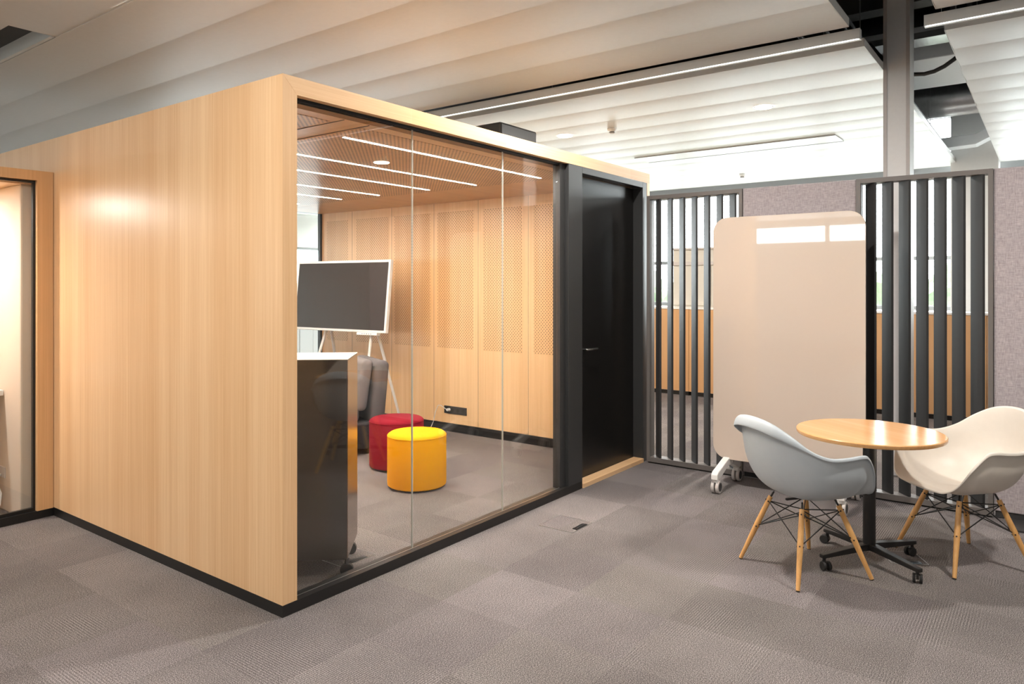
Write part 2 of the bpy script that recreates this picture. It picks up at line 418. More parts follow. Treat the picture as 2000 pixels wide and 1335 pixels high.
# detector at top left edge
t = thing('ceiling_sign_light', 'small white square ceiling fitting at the top left edge', 'ceiling fitting', (2.02, 4.62, ZC))
bm = B(); box(bm, -.17, .17, -.02, .22, -.05, .0); obj('housing', bm, M['white'], t, bevel=.006)
bm = B(); box(bm, -.15, .15, .0, .20, -.056, -.05); obj('cover', bm, M['whitem'], t, bevel=.002)

def downlight(x, y, z, label, power=P_DOWN, r=.085, real=True):
    t = thing('recessed_downlight', label, 'ceiling light', (x, y, z))
    bm = B(); lathe(bm, [(r, -.004), (r+.014, -.004), (r+.014, .0), (r, .0)][::-1]+[(r, -.004)], seg=36); obj('trim_ring', bm, M['white'], t, smooth=True)
    bm = B(); cyl(bm, (0,0,-.003), (0,0,.0), r, seg=36); obj('diffuser', bm, M['lamp'], t)
    lamp_at('downlight_beam', (0, 0, -.012), power, r*1.8, t)
    return t
ZD = ZC-.010
downlight(6.97*1.0706, 4.76, ZD, 'round lit downlight in the far ceiling raft, just above the pod front')
downlight(6.975*1.0706, 2.365, ZD, 'round lit downlight in the far ceiling raft, nearer the white column')
downlight(3.88, 2.29, ZD, 'round lit downlight just above the top edge of the photo', P_DOWN*1.15)
downlight(3.99, .25 - .95, ZD, 'round downlight over the seating area on the right')
downlight(.52, 2.36, ZD, 'round downlight above the camera')
downlight(-1.3, 4.75, ZD, 'unseen round fill light added left of the camera to brighten the pod wall', P_DOWN*1.1)  # added fill lamp, brightens the pod's left side wall
downlight(.52, -.95, ZD, 'round downlight right of the camera', P_DOWN*.6)
downlight(10.9, 2.365, ZD, 'round downlight close to the far windows')

def detector(x, y, label):
    t = thing('smoke_detector', label, 'smoke detector', (x, y, ZD+.004))
    bm = B(); lathe(bm, [(0,-.003), (.055,-.003), (.055,-.02), (.048,-.035), (.0,-.035)]); obj('base', bm, M['white'], t, smooth=True)
    bm = B(); lathe(bm, [(0,-.035), (.032,-.036), (.030,-.058), (.0,-.062)]); obj('sensor_head', bm, M['greypl'], t, smooth=True)
    bm = B(); lathe(bm, [(.0305,-.043), (.0335,-.043), (.0335,-.050), (.0305,-.050), (.0305,-.043)]); obj('grille_ring', bm, M['darkrub'], t, smooth=True)
detector(6.95*1.0706, 4.10, 'white smoke detector on the ceiling, right of the lit downlight')
detector(11.8, 4.08, 'small white detector on the ceiling far away, above the fabric partition')
t = thing('air_diffuser', 'long white slot air diffuser flush in the far ceiling raft', 'air diffuser', (9.57, 3.44, ZD))
bm = B(); box(bm, -.235, .235, -1.34, 1.34, -.004, .002); obj('plate', bm, M['whitem'], t)
for sx in (-.235, .225):
    bm = B(); box(bm, sx, sx+.012, -1.34, 1.34, -.006, -.003); obj('slot', bm, M['beam'], t, label='dark air slot')

# ------------------------------------------------------------------ column and services above the rafts
t = thing('column', 'tall pale grey square column rising behind the slatted screen', 'column', (6.93, 1.045, 0))
bm = B(); box(bm, -.13, .13, -.093, .095, 0, ZS); obj('cladding', bm, plain('column_paint', srgb(232,231,229), 0.45), t, bevel=.004)
for sy in (-.099, .073):
    bm = B(); box(bm, -.137, -.130, sy, sy+.028, 0, ZS); obj('edge_strip', bm, M['greypl'], t)
bm = B(); cyl(bm, (10.9, -4, 4.02), (10.9, 6, 4.02), .24, seg=36)
for k in range(14):
    y = -3.6+.7*k; cyl(bm, (10.9, y, 4.02), (10.9, y+.03, 4.02), .248, seg=36)
tag(obj('round_duct', bm, M['galv'], smooth=True), 'shiny round galvanised air duct above the ceiling rafts', 'duct')
bm = B(); box(bm, 8.3, 9.55, -4, 6, 3.86, 4.2); tag(obj('air_duct', bm, M['duct'], bevel=.01), 'white wrapped rectangular air duct seen in the ceiling gap', 'duct')
bm = B(); prism(bm, [(1.38,3.55),(.86,3.57),(.50,3.75),(.50,3.90),(.86,3.72),(1.38,3.70)], 0, 12.02, 12.3)
tag(obj('bent_duct', bm, M['duct'], bevel=.008), 'white bent duct hanging at the far end of the ceiling gap', 'duct')
t = thing('cable_tray', 'perforated metal cable tray crossing the dark ceiling gap', 'cable tray', (7.95, 1, 3.93))
bm = B(); box(bm, -.14, .14, -5, 5, 0, .004); obj('tray_bed', bm, M['galv'], t)
for sx in (-.14, .137):
    bm = B(); box(bm, sx, sx+.003, -5, 5, .004, .06); obj('side_rail', bm, M['galv'], t)
for k in range(5):
    bm = B(); box(bm, -.1, .1, -4+k*1.9, -3.96+k*1.9, .0045, .03); obj('tray_clip', bm, M['beam'], t)
t = thing('strut_bracket', 'bright galvanised strut bracket holding the cable tray', 'bracket', (8.2, .62, 3.78))
bm = B(); box(bm, -.3, .25, -.02, .02, 0, .04); obj('channel', bm, M['galv'], t, bevel=.003)
bm = B(); box(bm, -.32, -.24, -.035, .035, -.01, .12); obj('clamp', bm, M['galv'], t, bevel=.003)
bm = B(); tube(bm, [(.2, 0, .01), (.9, .0, -.08)], .016); obj('pipe_end', bm, M['duct'], t, smooth=True)
for i, x in enumerate((7.3, 9.9, 12.2)):
    bm = B(); box(bm, x-.1, x+.1, -6.8, 9, 4.08, 4.1); box(bm, x-.1, x+.1, -6.8, 9, 4.38, 4.4); box(bm, x-.008, x+.008, -6.8, 9, 4.1, 4.38)
    tag(obj('steel_beam', bm, M['beam']), ['dark steel roof beam nearest the white column', 'dark steel roof beam between the white duct and the round duct', 'dark steel roof beam by the far windows'][i], 'beam')
for i, (y, z, r) in enumerate(((1.30, 3.72, .012), (1.36, 3.72, .012), (1.46, 3.66, .010), (1.7, 3.70, .02))):
    bm = B(); tube(bm, [(5.6, y, z), (7.2, y+.02, z), (9, y, z+.01), (12.8, y, z)], r)
    tag(obj('service_pipe', bm, M['beam'], smooth=True), 'thin pipe running lengthwise in the dark ceiling gap', 'pipe', 'thin pipes in the ceiling gap')
bm = B(); tube(bm, [(7.0+.6*u, .1+1.3*u, 4.4-2.6*u*(1-u)-.5*u) for u in [k/16 for k in range(17)]], .018)
tag(obj('black_hose', bm, M['darkrub'], smooth=True), 'thick black cable looping through the dark ceiling gap', 'cable')
bm = B(); box(bm, 7.35, 7.39, .55, .59, 3.5, 4.4); box(bm, 7.0, 7.06, .64, .68, 3.75, 4.4)
tag(obj('hanging_channel', bm, M['beam']), 'dark hanging steel channel beside the column in the ceiling gap', 'bracket')
k = 0
for x in (5.4, 6.15, 8.0, 10.2, 12.5):
    for y in ((1.20, .56) if x > 6 else (1.22,)):
        bm = B(); cyl(bm, (x, y, ZC+.06), (x, y, ZS), .004, seg=8)
        tag(obj('hanger_rod', bm, M['galv']), 'thin threaded rod holding up the edge of a ceiling raft', 'hanger rod', 'hanger rods of the ceiling rafts')
for y0, y1, xx in ((.55, 1.0, 12.4), (-.5, .15, 12.6)):
    pass
bm = B(); box(bm, 12.55, 13.0, .62, 1.21, 0, ZS); tag(obj('pilaster', bm, M['greyw']), 'pale grey wall pier between the far windows, behind the right slatted screen', 'pillar')

# ------------------------------------------------------------------ meeting pod (room-in-room)
PX0, PX1, PY0, PY1, PH = 2.132, 6.092, 2.964, 7.50, 2.616
pod = thing('meeting_pod', 'large freestanding oak-clad meeting pod with a glass front and black door', 'meeting pod', (PX0, PY0, 0))
W = dict(world=True)
bm = B(); box(bm, PX0, PX0+.084, PY0+.0005, PY1, .058, PH); obj('side_wall', bm, M['wood_z'], pod, **W)
bm = B()
prism(bm, [(PX0+.084, PH-.087), (PX0, PH), (PX1, PH), (PX1, PH-.087)], 1, PY0, PY0+.12)
obj('front_fascia', bm, M['wood_x'], pod, **W)
bm = B(); box(bm, PX1-.084+.03, PX1, PY0, PY0+.10, .0, PH-.087); obj('end_post', bm, M['wood_z'], pod, **W)
bm = B(); box(bm, PX0+.084, PX1, PY0+.12, PY1, PH-.02, PH); obj('roof', bm, M['wood_x'], pod, **W)
# plinth: side and front
bm = B(); box(bm, PX0, PX0+.08, PY0, PY1, 0, .0575); box(bm, PX0+.08, 4.90, PY0, PY0+.04, 0, .0575); obj('plinth', bm, M['black'], pod, **W)
bm = B(); box(bm, PX0+.08, 4.64, PY0+.04, PY0+.10, 0, .050); obj('sill', bm, M['blackframe'], pod, **W)
bm = B(); box(bm, PX0+.084, 4.64, PY0+.0405, PY0+.046, .05, .0585); obj('sill_trim', bm, M['alu'], pod, label='thin bright metal trim of the sill', **W)
bm = B(); box(bm, PX0+.084, 4.64, PY0+.046, PY0+.056, PH-.105, PH-.0875); box(bm, PX0+.084, 4.64, PY0+.066, PY0+.080, PH-.105, PH-.0875)
obj('head_track', bm, M['seal'], pod, **W)
gy = PY0+.056
joints = [2.217, 3.072, 3.948, 4.632]
for a, b in zip(joints, joints[1:]):
    bm = B(); box(bm, a+.003, b-.003, gy, gy+.010, .0505, PH-.09); p = obj('glass_panel', bm, M['glass'], pod, **W)
for j in joints[1:3]:
    bm = B(); box(bm, j-.0018, j+.0018, gy-.0005, gy+.0105, .0505, PH-.09); obj('glass_joint', bm, M['glassedge'], pod, **W)
# door frame
bm = B(); box(bm, 4.634, 4.700, PY0+.035, PY0+.10, .0505, PH-.088); box(bm, 4.704, 4.905, PY0+.001, PY0+.11, .0, PH-.088)
box(bm, 5.955, 6.036, PY0+.001, PY0+.11, .0, PH-.088)
box(bm, 4.905, 5.955, PY0+.001, PY0+.11, PH-.138, PH-.088)
obj('door_frame', bm, M['blackframe'], pod, bevel=.002, **W)
bm = B(); box(bm, 4.907, 5.953, PY0+.097, PY0+.14, .030, PH-.142); door = obj('door', bm, M['blackdoor'], pod, **W)
bm = B(); y = gy+.041; cyl(bm, (5.02, y, 1.075), (5.02, y-.010, 1.075), .026, seg=28); obj('handle_rose', bm, M['blackframe'], door, smooth=True, **W) if False else bm.free()
def local(bm): bmesh.ops.translate(bm, verts=bm.verts, vec=-Vector(pod.location)); return bm
bm = B(); y = PY0+.097; cyl(bm, (5.06, y, 1.075), (5.06, y-.008, 1.075), .026, seg=28); obj('handle_rose', local(bm), M['black'], door, smooth=True)
bm = B(); tube(bm, [(5.06, y-.008, 1.075), (5.06, y-.045, 1.075), (5.075, y-.055, 1.075), (5.21, y-.055, 1.075)], .009); obj('lever_handle', local(bm), M['handle'], door, smooth=True, label='chrome lever handle')
bm = B(); cyl(bm, (5.06, y, .985), (5.06, y-.006, .985), .022, seg=28); obj('keyhole_rose', local(bm), M['black'], door, smooth=True)
bm = B(); box(bm, 4.906, 5.954, PY0-.010, PY0+.093, .0, .036); obj('threshold', bm, M['wood_x'], pod, bevel=.003, label='bare oak door threshold', **W)
# perforated end wall, far glass wall, ceiling
XI = 5.95
strips = [(3.70,4.16), (4.306,4.813), (4.953,5.462), (5.578,6.139), (6.241,6.803), (6.962,7.355)]
bm = B(); box(bm, XI, PX1-.001, PY0+.13, PY1-.04, .09, PH-.1)
for a, b in strips:
    box(bm, XI-.0015, XI, a, b, .905, 2.40, mi=1)
obj('perforated_wall', bm, [M['wood_in'], M['wood_perf']], pod, **W)
bm = B(); 
for yy in (3.42, 4.23, 4.883, 5.52, 6.19, 6.88): box(bm, XI-.0008, XI+.001, yy-.0015, yy+.0015, .09, PH-.1)
obj('panel_joint', bm, M['beam'], pod, **W)
bm = B(); box(bm, XI-.012, XI+.05, PY0+.14, PY1-.04, 0, .088); obj('inner_baseboard', bm, M['black'], pod, **W)
bm = B(); box(bm, PX0+.085, PX1-.14, PY0+.12, PY1-.05, 2.50, 2.53)
for a, b in ((2.28, 2.60), (2.82, 5.15)):
    box(bm, a, b, PY0+.22, PY1-.3, 2.4985, 2.50, mi=1)
obj('inner_ceiling', bm, [M['wood_ceil'], M['wood_ceilp']], pod, **W)
bm = B(); 
for xx in (2.62, 2.80): box(bm, xx-.002, xx+.002, PY0+.13, PY1-.06, 2.497, 2.50)
obj('ceiling_joint', bm, M['beam'], pod, **W)
for i, yy in enumerate((3.46, 4.166, 4.74, 5.425, 5.997, 6.72)):
    bm = B(); box(bm, 2.925, 5.04, yy-.010, yy+.010, 2.4978, 2.4984); obj('light_strip', bm, M['pod'], pod, **W)
bm = B(); cyl(bm, (3.70, 3.955, 2.4984), (3.70, 3.955, 2.4978), .055, seg=32); obj('ceiling_spotlight', bm, M['pod'], pod, **W)
bm = B(); cyl(bm, (4.55, 6.3, 2.4984), (4.55, 6.3, 2.455), .05, .04, seg=32); obj('smoke_sensor', bm, M['white'], pod, smooth=True, **W)
bm = B(); box(bm, PX0+.085, PX1-.145, PY1-.02, PY1-.01, .06, 2.49); obj('rear_glass', bm, M['glass'], pod, **W)
bm = B(); box(bm, PX1-.17, PX1-.141, PY1-.05, PY1, .0, PH-.021); box(bm, PX0+.084, PX1-.17, PY1-.05, PY1, 0, .06); box(bm, PX0+.084, PX1-.17, PY1-.05, PY1, 2.50, PH-.021)
obj('rear_frame', bm, M['black'], pod, **W)
# box on the roof
t = thing('roof_ventilation_unit', 'dark grey ventilation box standing on the roof of the pod', 'ventilation unit', (5.72, 4.45, PH))
bm = B(); prism(bm, [(-.30,0),(.27,0),(.27,.42),(.12,.52),(-.30,.52)], 0, -.33, .27); obj('casing', bm, M['blackframe'], t, bevel=.02)
bm = B()
for k in range(6): box(bm, -.334, -.33, -.2, .2, .08+.05*k, .1+.05*k)
obj('louvre', bm, M['seal'], t)

# ------------------------------------------------------------------ phone booth on the left
BY = 5.558; BX1 = 2.129; BX0 = .80
boo = thing('phone_booth', 'oak-framed glass phone booth joined to the pod at the left edge', 'phone booth', (BX1, BY, 0))
bm = B(); prism(bm, [(BX1-.10, .055), (BX1, .055), (BX1, 2.38), (BX0, 2.38), (BX0, 2.313), (BX1-.10, 2.313)], 1, BY, BY+.09)
bmf = bm
box(bm, BX0, BX0+.1, BY, BY+.09, .055, 2.313)
obj('wood_frame', bm, wood('oak_booth_frame', 2, light=srgb(236,192,142), dark=srgb(212,164,114)).m, boo, **W)
bm = B(); box(bm, BX0, BX1, BY+.004, BY+.09, 0, .0548); obj('plinth', bm, M['black'], boo, **W)
bm = B(); 
box(bm, BX1-.114, BX1-.101, BY+.03, BY+.06, .0555, 2.312); box(bm, BX0+.1, BX1-.114, BY+.03, BY+.06, .0555, .075); box(bm, BX0+.1, BX1-.114, BY+.03, BY+.06, 2.297, 2.312)
obj('seal_frame', bm, M['black'], boo, **W)
bm = B(); box(bm, BX0+.101, BX1-.115, BY+.04, BY+.05, .076, 2.296); obj('glass_panel', bm, M['glass'], boo, **W)
bm = B(); box(bm, BX1-.165, BX1-.03, BY+.10, BY+1.5, .0, 2.29); obj('acoustic_side_panel', bm, M['boothfab'], boo, bevel=.012, **W)
bm = B(); box(bm, BX0+.02, BX1-.03, BY+1.5, BY+1.55, .0, 2.29); obj('acoustic_back_panel', bm, M['boothfab'], boo, **W)
bm = B(); box(bm, BX0, BX0+.05, BY+.09, BY+1.55, 0, 2.31); obj('outer_side', bm, M['wood_z'], boo, **W)
bm = B(); box(bm, BX0, BX1-.02, BY+.09, BY+1.55, 2.29, 2.38); obj('booth_ceiling', bm, M['wood_y'], boo, **W)
bm = B(); cyl(bm, (1.35, 6.2, 2.289), (1.35, 6.2, 2.283), .07, seg=28); obj('booth_light', bm, M['lamp'], boo, **W)
l = lamp_at('booth_light_beam', (1.35-BX1, 6.2-BY, 2.27), 34, .14, boo, SOFT)
bm = B(); box(bm, BX0+.06, BX1-.168, 5.95, 6.55, .818, .856); obj('desk_shelf', bm, M['white'], boo, bevel=.003, label='white laminate desk shelf', **W)
bm = B(); box(bm, BX1-.172, BX1-.1651, 5.92, 6.08, .235, .315); obj('power_socket', bm, M['greypl'], boo, bevel=.003, **W)
bm = B(); tube(bm, [(BX1-.175, 5.98, .26), (BX1-.21, 5.96, .22), (BX1-.20, 5.90, .14), (BX1-.22, 5.86, .07), (BX1-.30, 5.88, .04), (BX1-.42, 5.96, .03), (BX1-.6, 6.0, .02)], .006)
tag(obj('charging_cable', bm, M['cable'], smooth=True), 'white cable hanging from the socket inside the phone booth', 'cable')

# ------------------------------------------------------------------ partition: two slatted screens, two fabric panels
def slat_screen(y0, label):
    t = thing('slatted_screen', label, 'room divider', (5.96, y0, 0))
    w = .867; D = .10; bm = B(); f = .030
    box(bm, 0, D, 0, f, .012, 2.40); box(bm, 0, D, w-f, w, .012, 2.40); box(bm, 0, D, f, w-f, .012, .055); box(bm, 0, D, f, w-f, 2.365, 2.40)
    obj('frame', bm, M['divider'], t, bevel=.0015)
    bm = B(); box(bm, .01, D-.01, .01, w-.01, 0, .0118); obj('shadow_strip', bm, M['seal'], t)  # black strip stands in for the thin shadow under the frame
    for k in range(7):
        yk = .048 + .1133*k; bm = B()
        a = math.atan2(.078, .088); nx, ny = -math.sin(a)*.009, math.cos(a)*.009
        p0 = (.006, yk+.006); p1 = (.092, yk+.084)
        prism(bm, [(p0[0]-nx, p0[1]-ny), (p1[0]-nx, p1[1]-ny), (p1[0]+nx, p1[1]+ny), (p0[0]+nx, p0[1]+ny)], 2, .056, 2.364)
        obj('slat', bm, M['screen'], t, bevel=.001)
    return t
slat_screen(.324, 'dark grey slatted screen behind the cream chair, between two fabric panels')
slat_screen(2.063, 'dark grey slatted screen between the pod door and the beige board')
for y0, w, lab in ((1.193, .868, 'mauve-grey fabric partition panel directly behind the beige board'), (-.548, .870, 'mauve-grey fabric partition panel at the right edge behind the cream chair')):
    t = thing('fabric_partition', lab, 'partition panel', (5.975, y0, 0))
    bm = B(); box(bm, .0, .07, 0, w, .05, 2.40); obj('fabric_body', bm, M['fabric'], t, bevel=.006)
    bm = B(); box(bm, .008, .062, .01, w-.01, 0.012, .0495); obj('base_rail', bm, M['screen'], t)
    bm = B(); box(bm, -.26 if y0 < 0 else .0, .07, .35 if y0 < 0 else .2, (.78 if y0 < 0 else .5), 0, .0118); obj('foot_plate', bm, M['screen'], t)

# ------------------------------------------------------------------ far side: cabinets under the windows
t0 = None
for i in range(9):
    y = -1.2+i*.9
    lab = 'oak-fronted storage cabinet in the row beyond the slatted screens'
    if t0 is None:
        t0 = thing('storage_cabinet', lab, 'cabinet', (9.9, y, 0), group='oak cabinets beyond the slatted screens')
        bm = B(); box(bm, .02, .45, .0, .898, .06, 1.25); obj('body', bm, M['white'], t0)
        for s in (0, .449):
            bm = B(); box(bm, 0, .0195, s+.002, s+.447, .065, 1.245); obj('door', bm, M['wood_cab'], t0)
        bm = B(); box(bm, .04, .43, .02, .88, 0, .0598); obj('plinth', bm, M['black'], t0)
        bm = B(); box(bm, -.01, .46, .0, .898, 1.2502, 1.275); obj('top', bm, M['white'], t0)
    else: dup(t0, (9.9, y, 0))
t = thing('office_cupboard', 'off-white cupboard standing on the oak cabinets beyond the left screen', 'cupboard', (10.02, 3.33, 1.2755))
bm = B(); box(bm, .02, .33, 0, 1.17, 0, .84); obj('body', bm, M['paperwhite'], t)
for y in (0, .586):
    bm = B(); box(bm, .0, .0195, y+.01, y+.575, .03, .60); obj('door', bm, M['paperwhite'], t)
bm = B(); box(bm, -.005, .0195, 0, 1.17, .61, .66); obj('rail', bm, M['greypl'], t)
bm = B(); box(bm, -.01, .34, -.015, 1.185, .8405, .865); obj('top', bm, M['greypl'], t)
t0 = None
for i in range(5):
    lab = 'grey metal locker unit seen through the far glass of the pod'
    if t0 is None:
        t0 = thing('metal_locker', lab, 'locker', (7.2, 11.2, 0), group='grey lockers behind the pod')
        bm = B(); box(bm, 0, .60, .0, .5, 0, 1.62); obj('body', bm, M['greypl'], t0)
        for s in (0, .3):
            bm = B(); box(bm, s+.004, s+.296, -.018, -.0005, .08, 1.60); obj('door', bm, M['duct'], t0)
    else: dup(t0, (7.2+.61*i, 11.2, 0))

# ------------------------------------------------------------------ mobile whiteboard
t = thing('mobile_whiteboard', 'tall beige glossy writing board with rounded corners on grey castors', 'whiteboard', (5.62, 1.06, 0))
bm = B(); prism(bm, rrect(0, 1.118, .22, 2.133, .115, 12), 0, 0, .018); obj('board_panel', bm, M['board'], t, bevel=.002, smooth=True)
bm = B(); prism(bm, rrect(.004, 1.114, .224, 2.129, .112, 12), 0, .0182, .032); obj('edge_frame', bm, M['greypl'], t, smooth=True)
for y in (.12, 1.00):
    bm = B(); box(bm, .034, .066, y-.03, y+.03, .19, 1.9); obj('upright', bm, M['greypl'], t, bevel=.004)
for y in (.11, 1.01):
    bm = B()
    prism(bm, [(-.26,.108),(-.26,.150),(-.235,.168),(.0,.236),(.07,.236),(.26,.160),(.26,.118),(.22,.108),(.06,.175),(-.02,.175),(-.20,.108)], 1, y-.026, y+.026)
    foot = obj('foot', bm, M['white'], t, bevel=.006)
    for x in (-.225, .225):
        bm = B(); cyl(bm, (x, y, .112), (x, y, .088), .024, seg=20); obj('castor_stem', bm, M['white'], foot, smooth=True)
        bm = B()
        for s in (-.030, .006):
            cyl(bm, (x+.014, y+s, .049), (x+.014, y+s+.024, .049), .049, seg=32)
        obj('castor_wheel', bm, M['greypl'], foot, bevel=.004, smooth=True)
        bm = B()
        for s in (-.0312, .0302): cyl(bm, (x+.014, y+s, .049), (x+.014, y+s+.001, .049), .033, seg=28)
        obj('castor_hub', bm, M['screen'], foot)

# ------------------------------------------------------------------ round table
TX, TY = 4.59, .847
t = thing('round_table', 'small round beech-topped table on a black pedestal with four castors', 'table', (TX, TY, 0), math.radians(56))
ZT = .757
bm = B(); lathe(bm, [(0, ZT), (.388, ZT), (.3925, ZT-.004), (.3925, ZT-.018), (.388, ZT-.024), (0, ZT-.024)], seg=96); obj('table_top', bm, M['wood_top'], t, smooth=True)
bm = B(); cyl(bm, (0,0,.10), (0,0,ZT-.034), .034, seg=36); obj('column', bm, M['black'], t, smooth=True)
bm = B(); lathe(bm, [(0, ZT-.034), (.10, ZT-.034), (.13, ZT-.0245), (0, ZT-.0245)], seg=36); obj('mounting_plate', bm, M['black'], t, smooth=True)
for k in range(4):
    a = k*PI/2; c, s = math.cos(a), math.sin(a)
    bm = B(); w = .020
    vs = []
    for r, z0, z1, ww in ((0, .075, .112, .024), (.05, .075, .112, .022), (.33, .066, .088, .017), (.345, .066, .086, .015)):
        vs.append([bm.verts.new((c*r - s*y, s*r + c*y, z)) for y, z in ((-ww, z0), (ww, z0), (ww, z1), (-ww, z1))])
    for A, C in zip(vs, vs[1:]):
        for i in range(4): bm.faces.new([A[i], A[(i+1)%4], C[(i+1)%4], C[i]])
    bm.faces.new(vs[0]); bm.faces.new(vs[-1])
    arm = obj('base_arm', bm, M['black'], t, bevel=.003)
    rot = Matrix.Translation((c*.325, s*.325, 0)) @ Matrix.Rotation(a+.9*k+.5, 4, 'Z')
    bm = B(); cyl(bm, (0,0,.048), (0,0,.066), .009, seg=14); box(bm, -.010, .028, -.007, .007, .026, .050)
    bmesh.ops.transform(bm, matrix=rot, verts=bm.verts); obj('castor_fork', bm, M['black'], arm)
    bm = B()
    for y in (-.024, .009): cyl(bm, (.016, y, .026), (.016, y+.015, .026), .0255, seg=24)
    bmesh.ops.transform(bm, matrix=rot, verts=bm.verts); obj('castor_wheel', bm, M['darkrub'], arm, bevel=.003, smooth=True)

# ------------------------------------------------------------------ shell chairs
def catmull(pts, n):
    """closed curve through pts, n samples per span"""
    out = []; m = len(pts)
    for i in range(m):
        p0, p1, p2, p3 = (Vector(pts[(i+j-1) % m]) for j in range(4))
        for k in range(n):
            t = k/n
            out.append(0.5*((2*p1) + (-p0+p2)*t + (2*p0-5*p1+4*p2-p3)*t*t + (-p0+3*p1-3*p2+p3)*t**3))
    return out
def shell_mesh():
    half = [(.276, 0, .444), (.274, .11, .446), (.264, .198, .457), (.236, .262, .505), (.186, .305, .61), (.128, .330, .690), (.082, .338, .706),
            (.0, .332, .699), (-.10, .315, .699), (-.19, .278, .735), (-.262, .215, .805), (-.315, .125, .862), (-.335, 0, .880)]
    full = half + [(x, -y, z) for x, y, z in half[1:-1][::-1]]
    rim = catmull(full, 5); n = len(rim); R = 16
    bm = B(); c0 = Vector((.0, 0, .432)); rings = []
    for j in range(R+1):
        rho = j/R; ring = []
        for p in rim:
            dx = Vector((p.x-c0.x, p.y-c0.y)); H = p.z - c0.z
            back = max(0.0, min(1.0, (-(p.x)+.02)/.28))
            side = max(0.0, min(1.0, H/.22))
            # horizontal travel: quick over the seat, slow up the wall, flare at the rim
            q = min(1.0, rho*1.0)
            hw = math.sin(q*PI/2)**0.95
            wall = .90
            hh = rho*(1-side) + side*(wall*min(1, math.sin(min(1, rho*1.25)*PI/2)) + (1-wall)*rho**4)
            vv = (rho**3.2)*(1-side)*1.0 + side*((1-math.cos(min(1.0, rho)*PI/2))**1.15)
            z = c0.z + H*vv
            if H < .06: z += .012*math.sin(rho*PI)*0  # flat pan
            dish = -.018*math.sin(min(1, rho*1.5)*PI)*(1 if rho < .67 else 0)
            ring.append(Vector((c0.x+dx.x*hh, c0.y+dx.y*hh, z+dish)))
        # lower edge of flare
        rings.append(ring)
    V = []
    for j, ring in enumerate(rings):
        V.append([bm.verts.new(c0)] if j == 0 else [bm.verts.new(p) for p in ring])
    for j in range(R):
        for k in range(n):
            k2 = (k+1) % n
            if j == 0: bm.faces.new([V[0][0], V[1][k], V[1][k2]])
            else: bm.faces.new([V[j][k], V[j+1][k], V[j+1][k2], V[j][k2]])
    # rolled lip outward and down
    last = V[-1]
    for w, dz in ((.005, .0005), (.009, -.003), (.011, -.009), (.012, -.016)):
        lip = []
        for k, p in enumerate(rings[-1]):
            o = Vector((p.x-c0.x, p.y-c0.y, 0)).normalized()
            h = max(.35, min(1.0, (p.z-.44)/.2)); bk = 1 + 2.6*max(0, min(1, (p.z-.74)/.12))
            lip.append(bm.verts.new(p + o*w*h*bk + Vector((0, 0, dz*h*bk))))
        for k in range(n): bm.faces.new([last[k], lip[k], lip[(k+1)%n], last[(k+1)%n]])
        last = lip
    return bm
def shell_chair(name, label, mat, loc, rz, spread=.243):
    t = thing(name, label, 'chair', loc, rz)
    o = obj('seat_shell', shell_mesh(), mat, t, smooth=True)
    m = o.modifiers.new('thick', 'SOLIDIFY'); m.thickness = .006; m.offset = 0
    s = o.modifiers.new('sub', 'SUBSURF'); s.levels = 1; s.render_levels = 1
    for p in o.data.polygons: p.use_smooth = True
    tops = {}; 
    for sx in (1, -1):
        for sy in (1, -1):
            top = Vector((.122*sx+.0, .130*sy, .385)); bot = Vector((spread*sx, spread*sy, .006)); d = bot-top
            bm = B(); cyl(bm, top, top+d*.45, .0130, .0160, seg=24); 
            bm2 = bm; cyl(bm2, top+d*.45, bot, .0160, .0105, seg=24)
            leg = obj('leg', bm, M['wood_leg'], t, smooth=True)
            bm = B(); cyl(bm, bot-d.normalized()*.004, (bot.x+.0003*sx, bot.y, 0), .0098, .0098, seg=20); obj('foot_cap', bm, M['darkrub'], leg, smooth=True)
            for f in (.07, .47):
                bm = B()
                c = top+d*f; u = Vector((d.x, d.y, 0)).cross(Vector((0,0,1))).normalized()
                for w in (u,):
                    cyl(bm, c-w*.0185, c+w*.0185, .0042, seg=12)
                w2 = d.normalized().cross(u)
                cyl(bm, c-w2*.0175, c+w2*.0175, .0042, seg=12)
                obj('bolt', bm, M['darkrub'], leg, smooth=True)
            tops[(sx, sy)] = (top+d*.07, top+d*.47, top)
    bm = B()
    K = [(1,1), (1,-1), (-1,-1), (-1,1)]
    for i in range(4):
        a, b = tops[K[i]], tops[K[(i+1) % 4]]
        tube(bm, [a[0], b[1]], .0032, 8); tube(bm, [b[0], a[1]], .0032, 8)
    hub = Vector((0, 0, .29))
    for i in range(4): 
        a = tops[K[i]]; c = tops[K[(i+2) % 4]]
        tube(bm, [a[1], Vector((0,0,.325)), ], .0032, 8)
        tube(bm, [a[0], Vector((0,0,.335))], .0034, 8)
    obj('wire_bracing', bm, M['black'], t, smooth=True)
    bm = B()
    for i in range(4):
        a = tops[K[i]]
        tube(bm, [a[0]+Vector((0,0,.002)), a[2]+Vector((-.012*K[i][0], -.012*K[i][1], .028)), a[2]*.92+Vector((0,0,.062))], .0055, 8)
    box(bm, -.12, .12, -.006, .006, .398, .408); 
    obj('seat_bracket', bm, M['black'], t, smooth=True)
    return t
shell_chair('shell_armchair', 'grey-blue plastic shell armchair with beech dowel legs, left of the round table', M['blueshell'], (4.257, 1.122, 0), math.radians(-35))
shell_chair('shell_armchair', 'cream plastic shell armchair with beech dowel legs, right of the round table', M['creamshell'], (4.94, .42, 0), math.radians(134))

